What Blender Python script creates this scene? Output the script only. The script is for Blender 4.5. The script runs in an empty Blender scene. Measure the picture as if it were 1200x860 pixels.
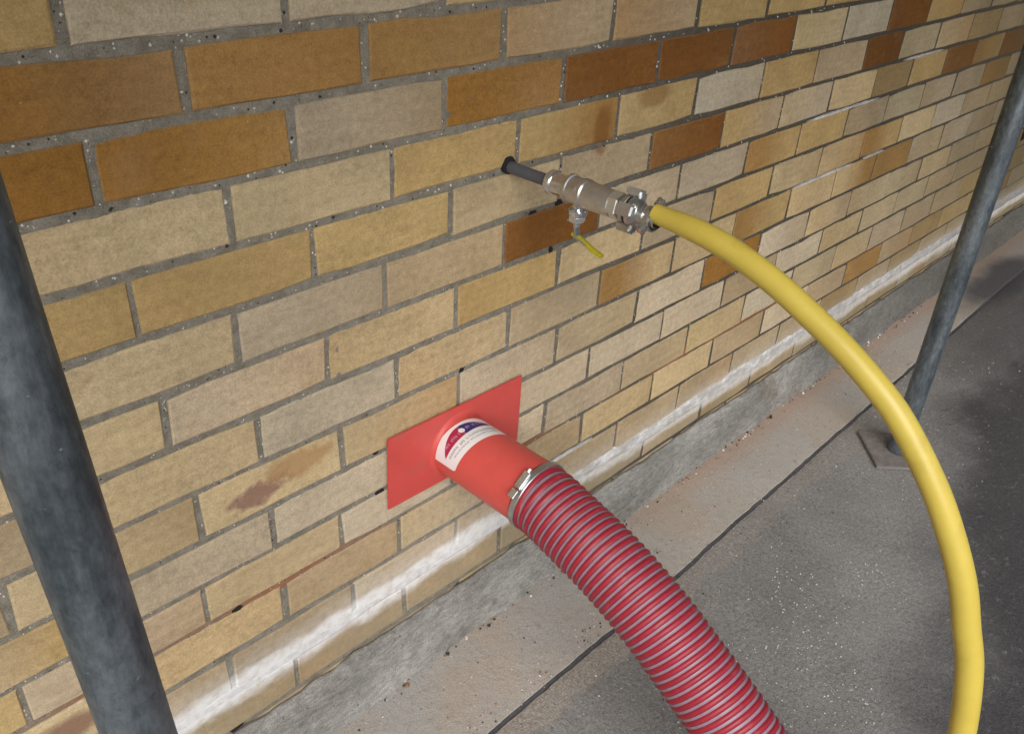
import bpy, bmesh, math, random
from mathutils import Vector, Matrix, noise
rnd = random.Random(7)
SC = bpy.context.scene
COL = SC.collection
GZ = 1.160                     # wall datum above the ground, metres

# ------------------------------------------------------------------ camera
cam_d = bpy.data.cameras.new('camera')
cam = bpy.data.objects.new('camera', cam_d)
COL.objects.link(cam)
right = Vector((0.69801157, -0.71429023, 0.05068844))
down = Vector((-0.33757101, -0.39065148, -0.85640951))
fwd = Vector((0.63152645, 0.58067280, -0.51380292))
m = Matrix((right, -down, -fwd)).transposed().to_4x4()
m.translation = Vector((-0.29289, -0.83283, 0.09724 + GZ))
cam.matrix_world = m
cam_d.sensor_width = 36
cam_d.lens = 36 * 1015.5 / 1200
cam_d.clip_start = 0.02
cam_d.clip_end = 500
SC.camera = cam

# ------------------------------------------------------------------ light
SUN_EL, SUN_AZ = math.radians(37), math.radians(220)    # overcast noon, light from the open side of the yard
w = bpy.data.worlds.new('World')
SC.world = w
w.use_nodes = True
nt = w.node_tree
sky = nt.nodes.new('ShaderNodeTexSky')
sky.sky_type = 'NISHITA'
sky.sun_disc = False
sky.sun_elevation = SUN_EL
sky.sun_rotation = SUN_AZ
sky.air_density = 1.0
sky.dust_density = 3.0
sky.ozone_density = 1.0
hsv = nt.nodes.new('ShaderNodeHueSaturation')
hsv.inputs['Saturation'].default_value = 0.6
nt.links.new(sky.outputs[0], hsv.inputs['Color'])
nt.links.new(hsv.outputs[0], nt.nodes['Background'].inputs[0])
nt.nodes['Background'].inputs[1].default_value = 0.13
sun_d = bpy.data.lights.new('sun', 'SUN')
sun_d.energy = 2.1
sun_d.angle = math.radians(42)
sun_d.color = (1.0, 0.99, 0.97)
sun = bpy.data.objects.new('sun', sun_d)
COL.objects.link(sun)
sv = Vector((math.sin(SUN_AZ) * math.cos(SUN_EL), math.cos(SUN_AZ) * math.cos(SUN_EL), math.sin(SUN_EL)))
sun.rotation_euler = sv.to_track_quat('Z', 'Y').to_euler()
sun.location = (0, -3, 5)
SC.view_settings.view_transform = 'Standard'
SC.view_settings.look = 'None'
SC.view_settings.gamma = 1
SC.view_settings.exposure = 0.18
SC.view_settings.use_curve_mapping = False


# ------------------------------------------------------------------ helpers
def lin(c):
    return tuple(((v / 255 + 0.055) / 1.055) ** 2.4 if v / 255 > 0.04045 else v / 255 / 12.92 for v in c)


class MB:
    """collects vertices and faces, then links them as one mesh object"""
    def __init__(self):
        self.v, self.f, self.mi, self.c = [], [], [], []

    def add(self, verts, faces, mi=0, col=None):
        o = len(self.v)
        self.v += [tuple(x) for x in verts]
        self.f += [tuple(i + o for i in f) for f in faces]
        self.mi += [mi] * len(faces)
        self.c += [col] * len(verts) if not isinstance(col, list) else col

    def box(self, c, s, rot=None, mi=0, bev=0.0):
        bm = bmesh.new()
        bmesh.ops.create_cube(bm, size=1.0)
        for v in bm.verts:
            v.co = Vector((v.co.x * s[0], v.co.y * s[1], v.co.z * s[2]))
        if bev:
            bmesh.ops.bevel(bm, geom=bm.edges[:], offset=bev, segments=2, affect='EDGES')
        bm.verts.index_update()
        R = rot if rot is not None else Matrix.Identity(3)
        self.add([R @ v.co + Vector(c) for v in bm.verts], [[v.index for v in f.verts] for f in bm.faces], mi)
        bm.free()

    def lathe(self, prof, n, org, axis, up=(0, 0, 1), mi=0, ngon=None, close=False):
        """prof: list of (distance along axis, radius)"""
        a = Vector(axis).normalized()
        u = Vector(up)
        u = (u - a * u.dot(a)).normalized()
        s = a.cross(u)
        org = Vector(org)
        vs, fs = [], []
        for d, r in prof:
            for j in range(n):
                t = 2 * math.pi * j / n
                rr = r
                if ngon:
                    k = 2 * math.pi / ngon
                    tt = (t % k) - k / 2
                    rr = r * math.cos(k / 2) / math.cos(tt)
                vs.append(org + a * d + (u * math.cos(t) + s * math.sin(t)) * rr)
        m_ = len(prof)
        for i in range(m_ - 1):
            for j in range(n):
                fs.append((i * n + j, i * n + (j + 1) % n, (i + 1) * n + (j + 1) % n, (i + 1) * n + j))
        if close:
            fs.append(tuple(reversed(range(n))))
            fs.append(tuple((m_ - 1) * n + j for j in range(n)))
        self.add(vs, fs, mi)

    def build(self, name, mats, parent=None, smooth=False, loc=(0, 0, 0), angle=None):
        me = bpy.data.meshes.new(name)
        lv = Vector(loc)
        me.from_pydata([Vector(v) - lv for v in self.v], [], self.f)
        if not isinstance(mats, (list, tuple)):
            mats = [mats]
        for x in mats:
            me.materials.append(x)
        me.polygons.foreach_set('material_index', self.mi)
        if any(c is not None for c in self.c):
            at = me.color_attributes.new('tint', 'FLOAT_COLOR', 'POINT')
            flat = []
            for c in self.c:
                flat += list(c) + ([1.0] if len(c) == 3 else [])
            at.data.foreach_set('color', flat)
        bm = bmesh.new()
        bm.from_mesh(me)
        bmesh.ops.recalc_face_normals(bm, faces=bm.faces)
        bm.to_mesh(me)
        bm.free()
        if smooth:
            me.polygons.foreach_set('use_smooth', [True] * len(me.polygons))
            if angle:
                me.set_sharp_from_angle(angle=math.radians(angle))
        me.update()
        ob = bpy.data.objects.new(name, me)
        COL.objects.link(ob)
        ob.location = loc
        if parent:
            ob.parent = parent
            if parent.type == 'EMPTY' or parent.location.length:
                ob.location = lv - world_loc(parent)
        return ob


def world_loc(o):
    p = Vector(o.location)
    while o.parent:
        o = o.parent
        p += Vector(o.location)
    return p


def thing(name, label, cat, loc):
    o = bpy.data.objects.new(name, None)
    o.empty_display_size = 0.05
    COL.objects.link(o)
    o.location = loc
    o['label'] = label
    o['category'] = cat
    return o


def kind(o, k):
    o['kind'] = k
    return o


# ------------------------------------------------------------------ materials
class NT:
    def __init__(self, name, rough=0.8, metal=0.0, spec=0.5):
        self.m = bpy.data.materials.new(name)
        self.m.use_nodes = True
        self.t = self.m.node_tree
        self.b = self.t.nodes['Principled BSDF']
        self.b.inputs['Roughness'].default_value = rough
        self.b.inputs['Metallic'].default_value = metal
        self.b.inputs['Specular IOR Level'].default_value = spec
        self.pos = self.t.nodes.new('ShaderNodeNewGeometry').outputs['Position']

    def link(self, a, b):
        self.t.links.new(a, b)

    def _in(self, sock, v):
        if hasattr(v, 'is_output'):
            self.link(v, sock)
        else:
            if sock.type == 'RGBA' and len(v) == 3:
                v = tuple(v) + (1,)
            sock.default_value = v

    def noise(self, scale, detail=4, rough=0.55, stretch=None, vec=None, dist=0.0, off=None):
        v = vec if vec is not None else self.pos
        if stretch or off:
            mp = self.t.nodes.new('ShaderNodeMapping')
            mp.inputs['Scale'].default_value = stretch or (1, 1, 1)
            mp.inputs['Location'].default_value = off or (0, 0, 0)
            self.link(v, mp.inputs[0])
            v = mp.outputs[0]
        n = self.t.nodes.new('ShaderNodeTexNoise')
        n.inputs['Scale'].default_value = scale
        n.inputs['Detail'].default_value = detail
        n.inputs['Roughness'].default_value = rough
        n.inputs['Distortion'].default_value = dist
        self.link(v, n.inputs['Vector'])
        return n.outputs['Fac']

    def voro(self, scale, feature='F1', stretch=None):
        v = self.pos
        n = self.t.nodes.new('ShaderNodeTexVoronoi')
        n.feature = feature
        n.inputs['Scale'].default_value = scale
        self.link(v, n.inputs['Vector'])
        return n.outputs['Distance']

    def ramp(self, fac, lo, hi, a=0.0, b=1.0, smooth=True):
        n = self.t.nodes.new('ShaderNodeMapRange')
        n.interpolation_type = 'SMOOTHSTEP' if smooth else 'LINEAR'
        self._in(n.inputs['Value'], fac)
        n.inputs['From Min'].default_value = lo
        n.inputs['From Max'].default_value = hi
        n.inputs['To Min'].default_value = a
        n.inputs['To Max'].default_value = b
        return n.outputs[0]

    def math(self, op, a, b=0.0, c=None):
        n = self.t.nodes.new('ShaderNodeMath')
        n.operation = op
        self._in(n.inputs[0], a)
        self._in(n.inputs[1], b)
        if c is not None:
            self._in(n.inputs[2], c)
        return n.outputs[0]

    def mix(self, fac, a, b, mode='MIX'):
        n = self.t.nodes.new('ShaderNodeMix')
        n.data_type = 'RGBA'
        n.blend_type = mode
        self._in(n.inputs[0], fac)
        self._in(n.inputs[6], a)
        self._in(n.inputs[7], b)
        return n.outputs[2]

    def attr(self, name):
        n = self.t.nodes.new('ShaderNodeAttribute')
        n.attribute_name = name
        return n.outputs['Color']

    def xyz(self):
        n = self.t.nodes.new('ShaderNodeSeparateXYZ')
        self.link(self.pos, n.inputs[0])
        return n.outputs

    def scale_col(self, col, f):
        n = self.t.nodes.new('ShaderNodeVectorMath')
        n.operation = 'SCALE'
        self.link(col, n.inputs[0])
        self._in(n.inputs['Scale'], f)
        return n.outputs[0]

    def base(self, v):
        self._in(self.b.inputs['Base Color'], v)

    def rough(self, v):
        self._in(self.b.inputs['Roughness'], v)

    def bump(self, h, strength=0.5, dist=0.001):
        n = self.t.nodes.new('ShaderNodeBump')
        n.inputs['Strength'].default_value = strength
        n.inputs['Distance'].default_value = dist
        self._in(n.inputs['Height'], h)
        self.link(n.outputs[0], self.b.inputs['Normal'])


def spot(M, x, z, rx, rz, wob=0.35, ns=30):
    """blotch mask round a place on the wall, with a ragged outline"""
    X, Y, Z = M.xyz()
    dx = M.math('DIVIDE', M.math('SUBTRACT', X, x), rx)
    dz = M.math('DIVIDE', M.math('SUBTRACT', Z, z), rz)
    r = M.math('SQRT', M.math('ADD', M.math('MULTIPLY', dx, dx), M.math('MULTIPLY', dz, dz)))
    n = M.noise(ns, 3)
    r = M.math('ADD', r, M.math('MULTIPLY', M.math('SUBTRACT', n, 0.5), wob * 2))
    return M.ramp(r, 0.55, 1.15, 1.0, 0.0)


LIME_Z = GZ - 0.962


def lime_mask(M):
    """powdery lime left along the damp course joint: strong left, thin to the right"""
    X, Y, Z = M.xyz()
    rise = M.math('ADD', M.ramp(X, 0.22, 0.75, 0.0, 0.012), M.ramp(X, 0.55, 0.95, 0.0, -0.036))
    z0 = M.math('ADD', rise, LIME_Z - 0.006)
    n1 = M.noise(7, 4, 0.6, stretch=(1.0, 1, 2.5))
    n2 = M.noise(45, 4, 0.65)
    d = M.math('SUBTRACT', Z, z0)
    d = M.math('ADD', d, M.math('MULTIPLY', M.math('SUBTRACT', n1, 0.5), 0.05))
    core = M.ramp(M.math('ABSOLUTE', d), 0.014, 0.036, 1.0, 0.0)
    halo = M.math('MULTIPLY', M.ramp(d, 0.008, 0.075, 0.34, 0.0), M.ramp(d, -0.030, -0.005, 0.0, 1.0))
    mm = M.math('MAXIMUM', core, halo)
    mm = M.math('MULTIPLY', mm, M.ramp(n2, 0.25, 0.6, 0.55, 1.0))
    fade = M.ramp(X, 0.55, 1.05, 1.0, 0.6)
    return M.math('MULTIPLY', mm, fade)


def brick_material():
    M = NT('brick_clay', 0.9, 0, 0.25)
    c = M.attr('tint')
    grain = M.noise(420, 4, 0.75)
    mid = M.noise(90, 5, 0.6)
    streak = M.noise(14, 5, 0.6, stretch=(1.0, 1.0, 7.0), dist=0.4)
    big = M.noise(9, 3, 0.5)
    f = M.math('ADD', M.ramp(grain, 0.25, 0.75, -0.30, 0.30, False), M.ramp(mid, 0.25, 0.75, -0.17, 0.17, False))
    f = M.math('ADD', f, M.ramp(streak, 0.25, 0.75, -0.12, 0.10, False))
    c2 = M.scale_col(c, M.math('ADD', f, 1.0))
    # kiln flashing: warmer patches inside a brick
    warm = M.mix(0.45, c2, (0.27, 0.15, 0.06), 'MIX')
    c3 = M.mix(M.ramp(M.noise(11, 4, 0.6, off=(3, 1, 8), dist=0.6), 0.60, 0.85, 0, 0.5), c2, warm)
    pinkish = M.mix(M.ramp(big, 0.55, 0.8, 0, 0.12), c3, (0.42, 0.33, 0.26))
    sm = M.ramp(M.noise(24, 5, 0.65, off=(6, 2, 7), dist=0.5), 0.54, 0.74, 0, 0.30)
    pinkish = M.mix(sm, pinkish, M.scale_col(pinkish, 0.72))
    hl = M.ramp(M.noise(30, 5, 0.65, off=(2, 8, 1), dist=0.5), 0.55, 0.75, 0, 0.35)
    pinkish = M.mix(hl, pinkish, (0.33, 0.20, 0.085))
    # iron specks and pits
    sp = M.ramp(M.noise(420, 2, 0.5, off=(5, 5, 5)), 0.70, 0.76, 0.0, 0.6)
    c4 = M.mix(sp, pinkish, (0.10, 0.065, 0.035))
    lt = M.ramp(M.noise(300, 2, 0.5, off=(1, 9, 5)), 0.72, 0.78, 0.0, 0.45)
    c4 = M.mix(lt, c4, (0.62, 0.56, 0.44))
    # single stains seen on particular bricks
    c5 = M.mix(M.math('MULTIPLY', spot(M, 0.135, GZ - 0.646, 0.046, 0.020, 0.9, 45), 0.75), c4, (0.21, 0.10, 0.09))
    c5 = M.mix(M.math('MULTIPLY', spot(M, 0.200, GZ - 0.628, 0.055, 0.024, 0.7, 40), 0.6), c5, (0.36, 0.19, 0.07))
    c5 = M.mix(M.math('MULTIPLY', spot(M, 0.790, GZ - 0.275, 0.022, 0.045), 0.75), c5, (0.20, 0.085, 0.02))
    c5 = M.mix(M.math('MULTIPLY', spot(M, 0.920, GZ - 0.240, 0.050, 0.022), 0.6), c5, (0.22, 0.11, 0.03))
    c5 = M.mix(M.math('MULTIPLY', spot(M, -0.16, GZ - 0.860, 0.070, 0.024), 0.8), c5, (0.20, 0.10, 0.07))
    # far end of the wall darkened by painted shade; splash dirt low down
    X, Y, Z = M.xyz()
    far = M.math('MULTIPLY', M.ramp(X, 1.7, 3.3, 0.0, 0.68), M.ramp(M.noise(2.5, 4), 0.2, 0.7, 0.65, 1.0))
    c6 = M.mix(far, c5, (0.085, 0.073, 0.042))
    low = M.math('MULTIPLY', M.ramp(Z, GZ - 1.06, GZ - 0.88, 0.55, 0.0), M.ramp(M.noise(12, 4), 0.25, 0.7, 0.4, 1.0))
    c6 = M.mix(low, c6, (0.27, 0.235, 0.165))
    lm = lime_mask(M)
    c7 = M.mix(lm, c6, (0.80, 0.80, 0.80))
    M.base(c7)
    h = M.math('ADD', M.math('MULTIPLY', grain, 0.5), M.math('MULTIPLY', mid, 0.9))
    h = M.math('ADD', h, M.math('MULTIPLY', streak, 0.5))
    M.bump(h, 0.55, 0.0016)
    return M.m


def mortar_material():
    M = NT('mortar', 0.95, 0, 0.2)
    g = M.noise(620, 3, 0.7)
    mid = M.noise(55, 5, 0.65)
    c = M.mix(M.ramp(mid, 0.25, 0.75), (0.20, 0.182, 0.145), (0.325, 0.30, 0.25))
    c = M.scale_col(c, M.ramp(g, 0.2, 0.8, 0.62, 1.35, False))
    dk = M.ramp(M.noise(170, 2, 0.5, off=(7, 2, 4)), 0.70, 0.76, 0, 0.7)
    c = M.mix(dk, c, (0.012, 0.011, 0.010))  # dark of small pits painted into the mortar colour
    wt = M.ramp(M.noise(240, 2, 0.5, off=(2, 4, 9)), 0.70, 0.75, 0, 0.8)
    c = M.mix(wt, c, (0.62, 0.60, 0.55))
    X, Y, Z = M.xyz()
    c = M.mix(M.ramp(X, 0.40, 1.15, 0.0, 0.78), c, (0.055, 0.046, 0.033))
    red = M.math('MULTIPLY', M.ramp(M.math('ABSOLUTE', M.math('SUBTRACT', Z, GZ - 0.822)), 0.006, 0.014, 1, 0), M.ramp(M.noise(3.2, 3), 0.42, 0.56))
    c = M.mix(M.math('MULTIPLY', red, 0.75), c, (0.36, 0.15, 0.07))
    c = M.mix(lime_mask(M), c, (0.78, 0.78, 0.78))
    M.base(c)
    M.bump(M.math('ADD', g, M.math('MULTIPLY', mid, 2.0)), 0.9, 0.002)
    return M.m


def smear_material():
    M = NT('lime_mortar', 0.9, 0, 0.25)
    n = M.noise(60, 5, 0.65)
    c = M.mix(M.ramp(n, 0.3, 0.7), (0.60, 0.60, 0.60), (0.80, 0.80, 0.82))
    X, Y, Z = M.xyz()
    c = M.mix(M.ramp(M.noise(26, 3, off=(3, 3, 3)), 0.58, 0.74, 0, 0.75), c, (0.30, 0.27, 0.21))
    c = M.mix(M.math('MULTIPLY', M.ramp(X, 0.55, 0.9, 0, 0.75), M.ramp(M.noise(17, 5, 0.7, stretch=(1, 1, 2.4), off=(8, 1, 1)), 0.36, 0.62)), c, (0.36, 0.34, 0.31))
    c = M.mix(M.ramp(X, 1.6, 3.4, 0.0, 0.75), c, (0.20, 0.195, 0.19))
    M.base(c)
    M.bump(n, 0.4, 0.0015)
    return M.m


def plinth_material():
    M = NT('cement_fillet', 0.92, 0, 0.3)
    a = M.noise(5, 6, 0.65, stretch=(1, 1, 2.2))
    b = M.noise(70, 5, 0.65)
    g = M.noise(480, 3, 0.7)
    c = M.mix(M.ramp(a, 0.3, 0.72), (0.20, 0.195, 0.18), (0.37, 0.362, 0.34))
    c = M.mix(M.ramp(b, 0.55, 0.75, 0, 0.6), c, (0.38, 0.36, 0.31))
    dirt = M.ramp(M.noise(8, 5, 0.7, off=(9, 0, 2)), 0.56, 0.70, 0, 0.55)
    c = M.mix(dirt, c, (0.15, 0.115, 0.075))
    X, Y, Z = M.xyz()
    c = M.mix(M.math('MULTIPLY', M.ramp(Z, 0.088, 0.112, 0, 0.5), M.ramp(b, 0.45, 0.65)), c, (0.40, 0.385, 0.35))
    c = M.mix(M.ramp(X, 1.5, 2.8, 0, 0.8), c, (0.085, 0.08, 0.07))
    c = M.scale_col(c, M.ramp(g, 0.25, 0.75, 0.62, 1.38, False))
    c = M.scale_col(c, M.ramp(M.noise(130, 4, 0.7, stretch=(0.35, 1, 1.4), off=(2, 2, 6)), 0.3, 0.7, 0.68, 1.32, False))
    pits = M.ramp(M.noise(190, 2, 0.5, off=(4, 4, 1)), 0.69, 0.74, 0, 0.85)
    c = M.mix(pits, c, (0.02, 0.02, 0.018))
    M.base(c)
    M.bump(M.math('ADD', g, M.math('MULTIPLY', b, 2.5)), 0.8, 0.0025)
    return M.m


def oil(M, c):
    """old oil stain lying across the far end of the joint"""
    X, Y, Z = M.xyz()
    dx = M.math('DIVIDE', M.math('SUBTRACT', X, 3.05), 0.42)
    dy = M.math('DIVIDE', M.math('ADD', Y, 0.15), 0.10)
    r = M.math('SQRT', M.math('ADD', M.math('MULTIPLY', dx, dx), M.math('MULTIPLY', dy, dy)))
    r = M.math('ADD', r, M.math('MULTIPLY', M.math('SUBTRACT', M.noise(6, 4), 0.5), 0.9))
    return M.mix(M.ramp(r, 0.4, 1.15, 0.85, 0.0), c, (0.045, 0.045, 0.055))


def strip_material():
    M = NT('pale_concrete', 0.9, 0, 0.3)
    a = M.noise(4.5, 5, 0.6)
    b = M.noise(60, 5, 0.65)
    g = M.noise(420, 3, 0.75)
    c = M.mix(M.ramp(a, 0.35, 0.68), (0.43, 0.375, 0.315), (0.42, 0.405, 0.38))
    c = M.mix(M.ramp(b, 0.52, 0.75, 0, 0.4), c, (0.22, 0.20, 0.18))
    X, Y, Z = M.xyz()
    pink = M.math('MULTIPLY', M.ramp(Y, -0.11, -0.04, 0, 0.75), M.ramp(X, 0.75, 1.25))
    c = M.mix(pink, c, (0.44, 0.315, 0.24))
    c = M.scale_col(c, M.ramp(g, 0.25, 0.75, 0.66, 1.34, False))
    c = M.mix(M.ramp(M.noise(110, 2, 0.5, off=(4, 1, 1)), 0.70, 0.76, 0, 0.75), c, (0.04, 0.036, 0.03))
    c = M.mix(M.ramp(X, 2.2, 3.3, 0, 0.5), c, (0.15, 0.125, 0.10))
    c = oil(M, c)
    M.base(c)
    M.bump(M.math('ADD', g, M.math('MULTIPLY', b, 2.0)), 0.7, 0.0022)
    return M.m


def yard_material():
    M = NT('worn_tarmac', 0.88, 0, 0.35)
    a = M.noise(3.2, 6, 0.62, dist=0.3)
    b = M.noise(48, 5, 0.65)
    g = M.noise(380, 3, 0.75)
    X, Y, Z = M.xyz()
    c = M.mix(M.ramp(a, 0.3, 0.7), (0.20, 0.196, 0.19), (0.275, 0.27, 0.26))
    # pale band of old cement along the joint
    edge = M.math('ADD', Y, M.math('MULTIPLY', M.math('SUBTRACT', M.noise(11, 6, 0.75), 0.5), 0.09))
    pale = M.ramp(edge, -0.272, -0.252)
    pale = M.math('MULTIPLY', pale, M.ramp(X, 0.75, 1.1, 1, 0.4))
    c = M.mix(pale, c, (0.33, 0.30, 0.265))
    # oily, damp tarmac further out
    wet = M.math('SUBTRACT', M.math('MULTIPLY', Y, -1.0), M.ramp(X, 0.7, 2.2, 0.66, 0.27))
    wet = M.math('ADD', wet, M.math('MULTIPLY', M.math('SUBTRACT', M.noise(3.8, 5, 0.62, off=(2, 7, 0)), 0.5), 0.34))
    wm = M.ramp(wet, -0.02, 0.20, 0, 0.84)
    wm = M.math('MAXIMUM', wm, M.math('MULTIPLY', M.ramp(X, 1.75, 2.7), 0.65))
    c = M.mix(wm, c, (0.035, 0.035, 0.04))
    c = M.scale_col(c, M.ramp(g, 0.25, 0.75, 0.45, 1.55, False))
    c = M.mix(M.ramp(b, 0.56, 0.74, 0, 0.45), c, (0.33, 0.33, 0.33))
    c = M.scale_col(c, M.ramp(M.noise(150, 3, 0.7, off=(5, 1, 2)), 0.3, 0.7, 0.72, 1.28, False))
    c = M.mix(M.ramp(M.noise(130, 2, 0.5, off=(4, 1, 1)), 0.71, 0.75, 0, 0.8), c, (0.015, 0.015, 0.015))
    wt = M.math('MULTIPLY', M.ramp(M.noise(150, 2, 0.55, off=(8, 3, 1)), 0.71, 0.77, 0, 0.75), M.ramp(M.noise(7, 3, off=(1, 1, 5)), 0.4, 0.6))
    c = M.mix(wt, c, (0.52, 0.51, 0.50))
    c = oil(M, c)
    M.base(c)
    M.rough(M.ramp(wm, 0, 0.85, 0.92, 0.62))
    M.bump(M.math('ADD', g, M.math('MULTIPLY', b, 1.6)), 0.8, 0.003)
    return M.m


def simple(name, col, rough=0.5, metal=0.0, var=0.12, ns=40, bump=0.15, spec=0.5, dirt=None):
    M = NT(name, rough, metal, spec)
    n = M.noise(ns, 5, 0.6)
    rgb = M.t.nodes.new('ShaderNodeRGB')
    rgb.outputs[0].default_value = tuple(col) + (1,)
    c = M.scale_col(rgb.outputs[0], M.ramp(n, 0.25, 0.75, 1 - var, 1 + var, False))
    if dirt:
        c = M.mix(M.ramp(M.noise(ns * 0.7, 5, 0.7, off=(3, 8, 1)), 0.55, 0.72, 0, dirt[1]), c, dirt[0])
    M.base(c)
    M.rough(M.ramp(n, 0.2, 0.8, rough - 0.06, rough + 0.08, False))
    if bump:
        M.bump(n, bump, 0.001)
    return M.m


def galv_material():
    M = NT('galvanised_tube', 0.45, 0.75, 0.5)
    a = M.noise(22, 7, 0.7, stretch=(1, 1, 0.22))
    b = M.noise(120, 4, 0.7, stretch=(1, 1, 0.6))
    c = M.mix(M.ramp(a, 0.34, 0.66), (0.075, 0.095, 0.11), (0.225, 0.26, 0.29))
    c = M.scale_col(c, M.ramp(b, 0.25, 0.75, 0.62, 1.38, False))
    c = M.mix(M.ramp(M.noise(60, 6, 0.75, stretch=(1, 1, 0.8), off=(1, 2, 3)), 0.56, 0.70, 0, 0.45), c, (0.035, 0.04, 0.045))
    c = M.mix(M.ramp(M.noise(75, 3, 0.6, stretch=(1, 1, 2.5), off=(6, 2, 3)), 0.70, 0.75, 0, 0.7), c, (0.52, 0.54, 0.54))
    M.base(c)
    M.rough(M.ramp(a, 0.25, 0.75, 0.62, 0.42, False))
    M.bump(M.math('ADD', a, M.math('MULTIPLY', b, 0.4)), 0.25, 0.001)
    return M.m


MAT = dict(
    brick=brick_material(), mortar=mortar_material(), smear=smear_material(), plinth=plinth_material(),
    strip=strip_material(), yard=yard_material(), galv=galv_material(),
    bitumen=simple('bitumen_joint', (0.080, 0.080, 0.090), 0.75, 0, 0.4, 90, 0.5, dirt=((0.16, 0.15, 0.13), 0.5)),
    red=simple('red_grp', (0.60, 0.082, 0.070), 0.42, 0, 0.07, 30, 0.06, dirt=((0.46, 0.12, 0.10), 0.55)),
    hose_red=simple('red_pvc', (0.30, 0.014, 0.029), 0.47, 0, 0.15, 60, 0.1, dirt=((0.36, 0.10, 0.11), 0.35)),
    hose_grey=simple('grey_pvc_spiral', (0.28, 0.19, 0.235), 0.45, 0, 0.12, 90, 0.1, dirt=((0.24, 0.13, 0.15), 0.5)),
    hose_dark=simple('dark_pvc_groove', (0.11, 0.018, 0.045), 0.45, 0, 0.2, 90, 0.0),
    yellow=simple('yellow_pvc', (0.56, 0.435, 0.075), 0.38, 0, 0.08, 18, 0.05, dirt=((0.40, 0.29, 0.05), 0.45)),
    yellow_grip=simple('yellow_vinyl', (0.40, 0.345, 0.02), 0.45, 0, 0.1, 60, 0.1),
    grey_pipe=simple('grey_plastic_pipe', (0.085, 0.09, 0.11), 0.5, 0, 0.15, 60, 0.1),
    cast=simple('cast_alloy', (0.60, 0.60, 0.61), 0.33, 0.9, 0.15, 70, 0.2, dirt=((0.35, 0.33, 0.30), 0.4)),
    chrome=simple('chrome', (0.66, 0.68, 0.71), 0.13, 0.85, 0.1, 60, 0.15, dirt=((0.36, 0.36, 0.36), 0.4)),
    nickel=simple('worn_nickel', (0.50, 0.50, 0.47), 0.24, 0.85, 0.25, 80, 0.25, dirt=((0.16, 0.14, 0.10), 0.7)),
    steel=simple('zinc_steel', (0.46, 0.48, 0.50), 0.32, 0.9, 0.15, 90, 0.2),
    rubber=simple('black_rubber', (0.015, 0.015, 0.016), 0.7, 0, 0.2, 90, 0.2),
    base_plate=simple('old_steel_plate', (0.19, 0.175, 0.165), 0.75, 0.1, 0.3, 70, 0.4, dirt=((0.12, 0.085, 0.06), 0.5)),
    sticker=simple('white_vinyl', (0.80, 0.80, 0.80), 0.35, 0, 0.03, 40, 0.0),
    logo_red=simple('magenta_red_print', (0.40, 0.02, 0.06), 0.4, 0, 0.05, 60, 0.0),
    logo_blue=simple('navy_print', (0.028, 0.020, 0.15), 0.4, 0, 0.05, 60, 0.0),
    print_grey=simple('grey_print', (0.30, 0.30, 0.36), 0.5, 0, 0.1, 200, 0.0),
    print_lilac=simple('lilac_print', (0.55, 0.32, 0.52), 0.45, 0, 0.1, 200, 0.0),
    grit=simple('pale_grit', (0.62, 0.60, 0.56), 0.6, 0, 0.3, 300, 0.0),
    grit_dark=simple('dark_grit', (0.03, 0.027, 0.024), 0.8, 0, 0.3, 300, 0.0),
    grit_brown=simple('brown_grit', (0.24, 0.13, 0.06), 0.8, 0, 0.3, 300, 0.0),
    shade_timber=simple('shade_deck_timber', (0.22, 0.17, 0.11), 0.85, 0, 0.25, 12, 0.3),
    hole_shade=simple('painted_cavity_shade', (0.012, 0.011, 0.010), 0.9, 0, 0.2, 90, 0.2),  # flat black that paints the dark inside holes
)

# ------------------------------------------------------------------ brick wall
wall = thing('brick_wall', 'buff and brown brick wall with grey mortar joints running along the paved strip', 'wall', (1.5, 0, 0))
# bed joints: height of joint k relative to the datum (mm), and slope per metre
BED = {0: (-4, 6), 1: (-78.6, 6), 2: (-152.6, 4), 3: (-226.2, 2), 4: (-300.6, 1.5), 5: (-376, 1), 6: (-452, 1.5), 7: (-526.5, 1.5),
       8: (-601.5, -.8), 9: (-679.3, .5), 10: (-750.4, -1), 11: (-819.5, -6), 12: (-896.2, -5), 13: (-973, -3), 14: (-1049, 0), 15: (-1125, 0), 16: (-1200, 0)}
for k in range(-1, -12, -1):
    BED[k] = (-4 - 75 * k, 6)
PERP = {
 0: (10, 235, 455, 686),
 1: (114, 334.5, 561, 791, 1015, 1240, 1468),
 2: (11, 233, 458, 687, 918, 1142, 1362, 1581, 1804, 2030),
 3: (146, 371, 599, 827, 1047, 1272, 1488, 1720, 1915, 2143),
 4: (25, 248, 473, 698, 931, 1157, 1375, 1590, 1811, 2022),
 5: (136, 355, 580, 807, 1036, 1266, 1483, 1707, 1923),
 6: (36, 258, 485, 711, 941, 1171, 1394, 1615, 1836),
 7: (149, 371, 600, 829, 1055, 1272, 1503, 1723),
 8: (54, 272, 494, 725, 954),
 9: (151, 372, 597, 823, 1054),
 10: (43, 261, 484, 709, 937),
 11: (158, 372, 596, 823, 1051),
 12: (63, 276, 495, 718, 943),
 13: (163, 379, 605, 829, 1054),
 14: (52, 277, 502, 727, 952),
}
PAL = {  # brick body colours as they look in even daylight (sRGB)
 'P': (182, 170, 147), 'C': (192, 171, 134), 'Y': (184, 157, 107), 'T': (174, 154, 123), 'K': (182, 165, 139),
 'L': (193, 177, 151), 'M': (193, 170, 130), 'O': (160, 124, 73), 'B': (148, 106, 49), 'D': (123, 80, 35), 'G': (158, 135, 95),
 'S': (180, 163, 130), 'N': (104, 92, 76)}
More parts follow.
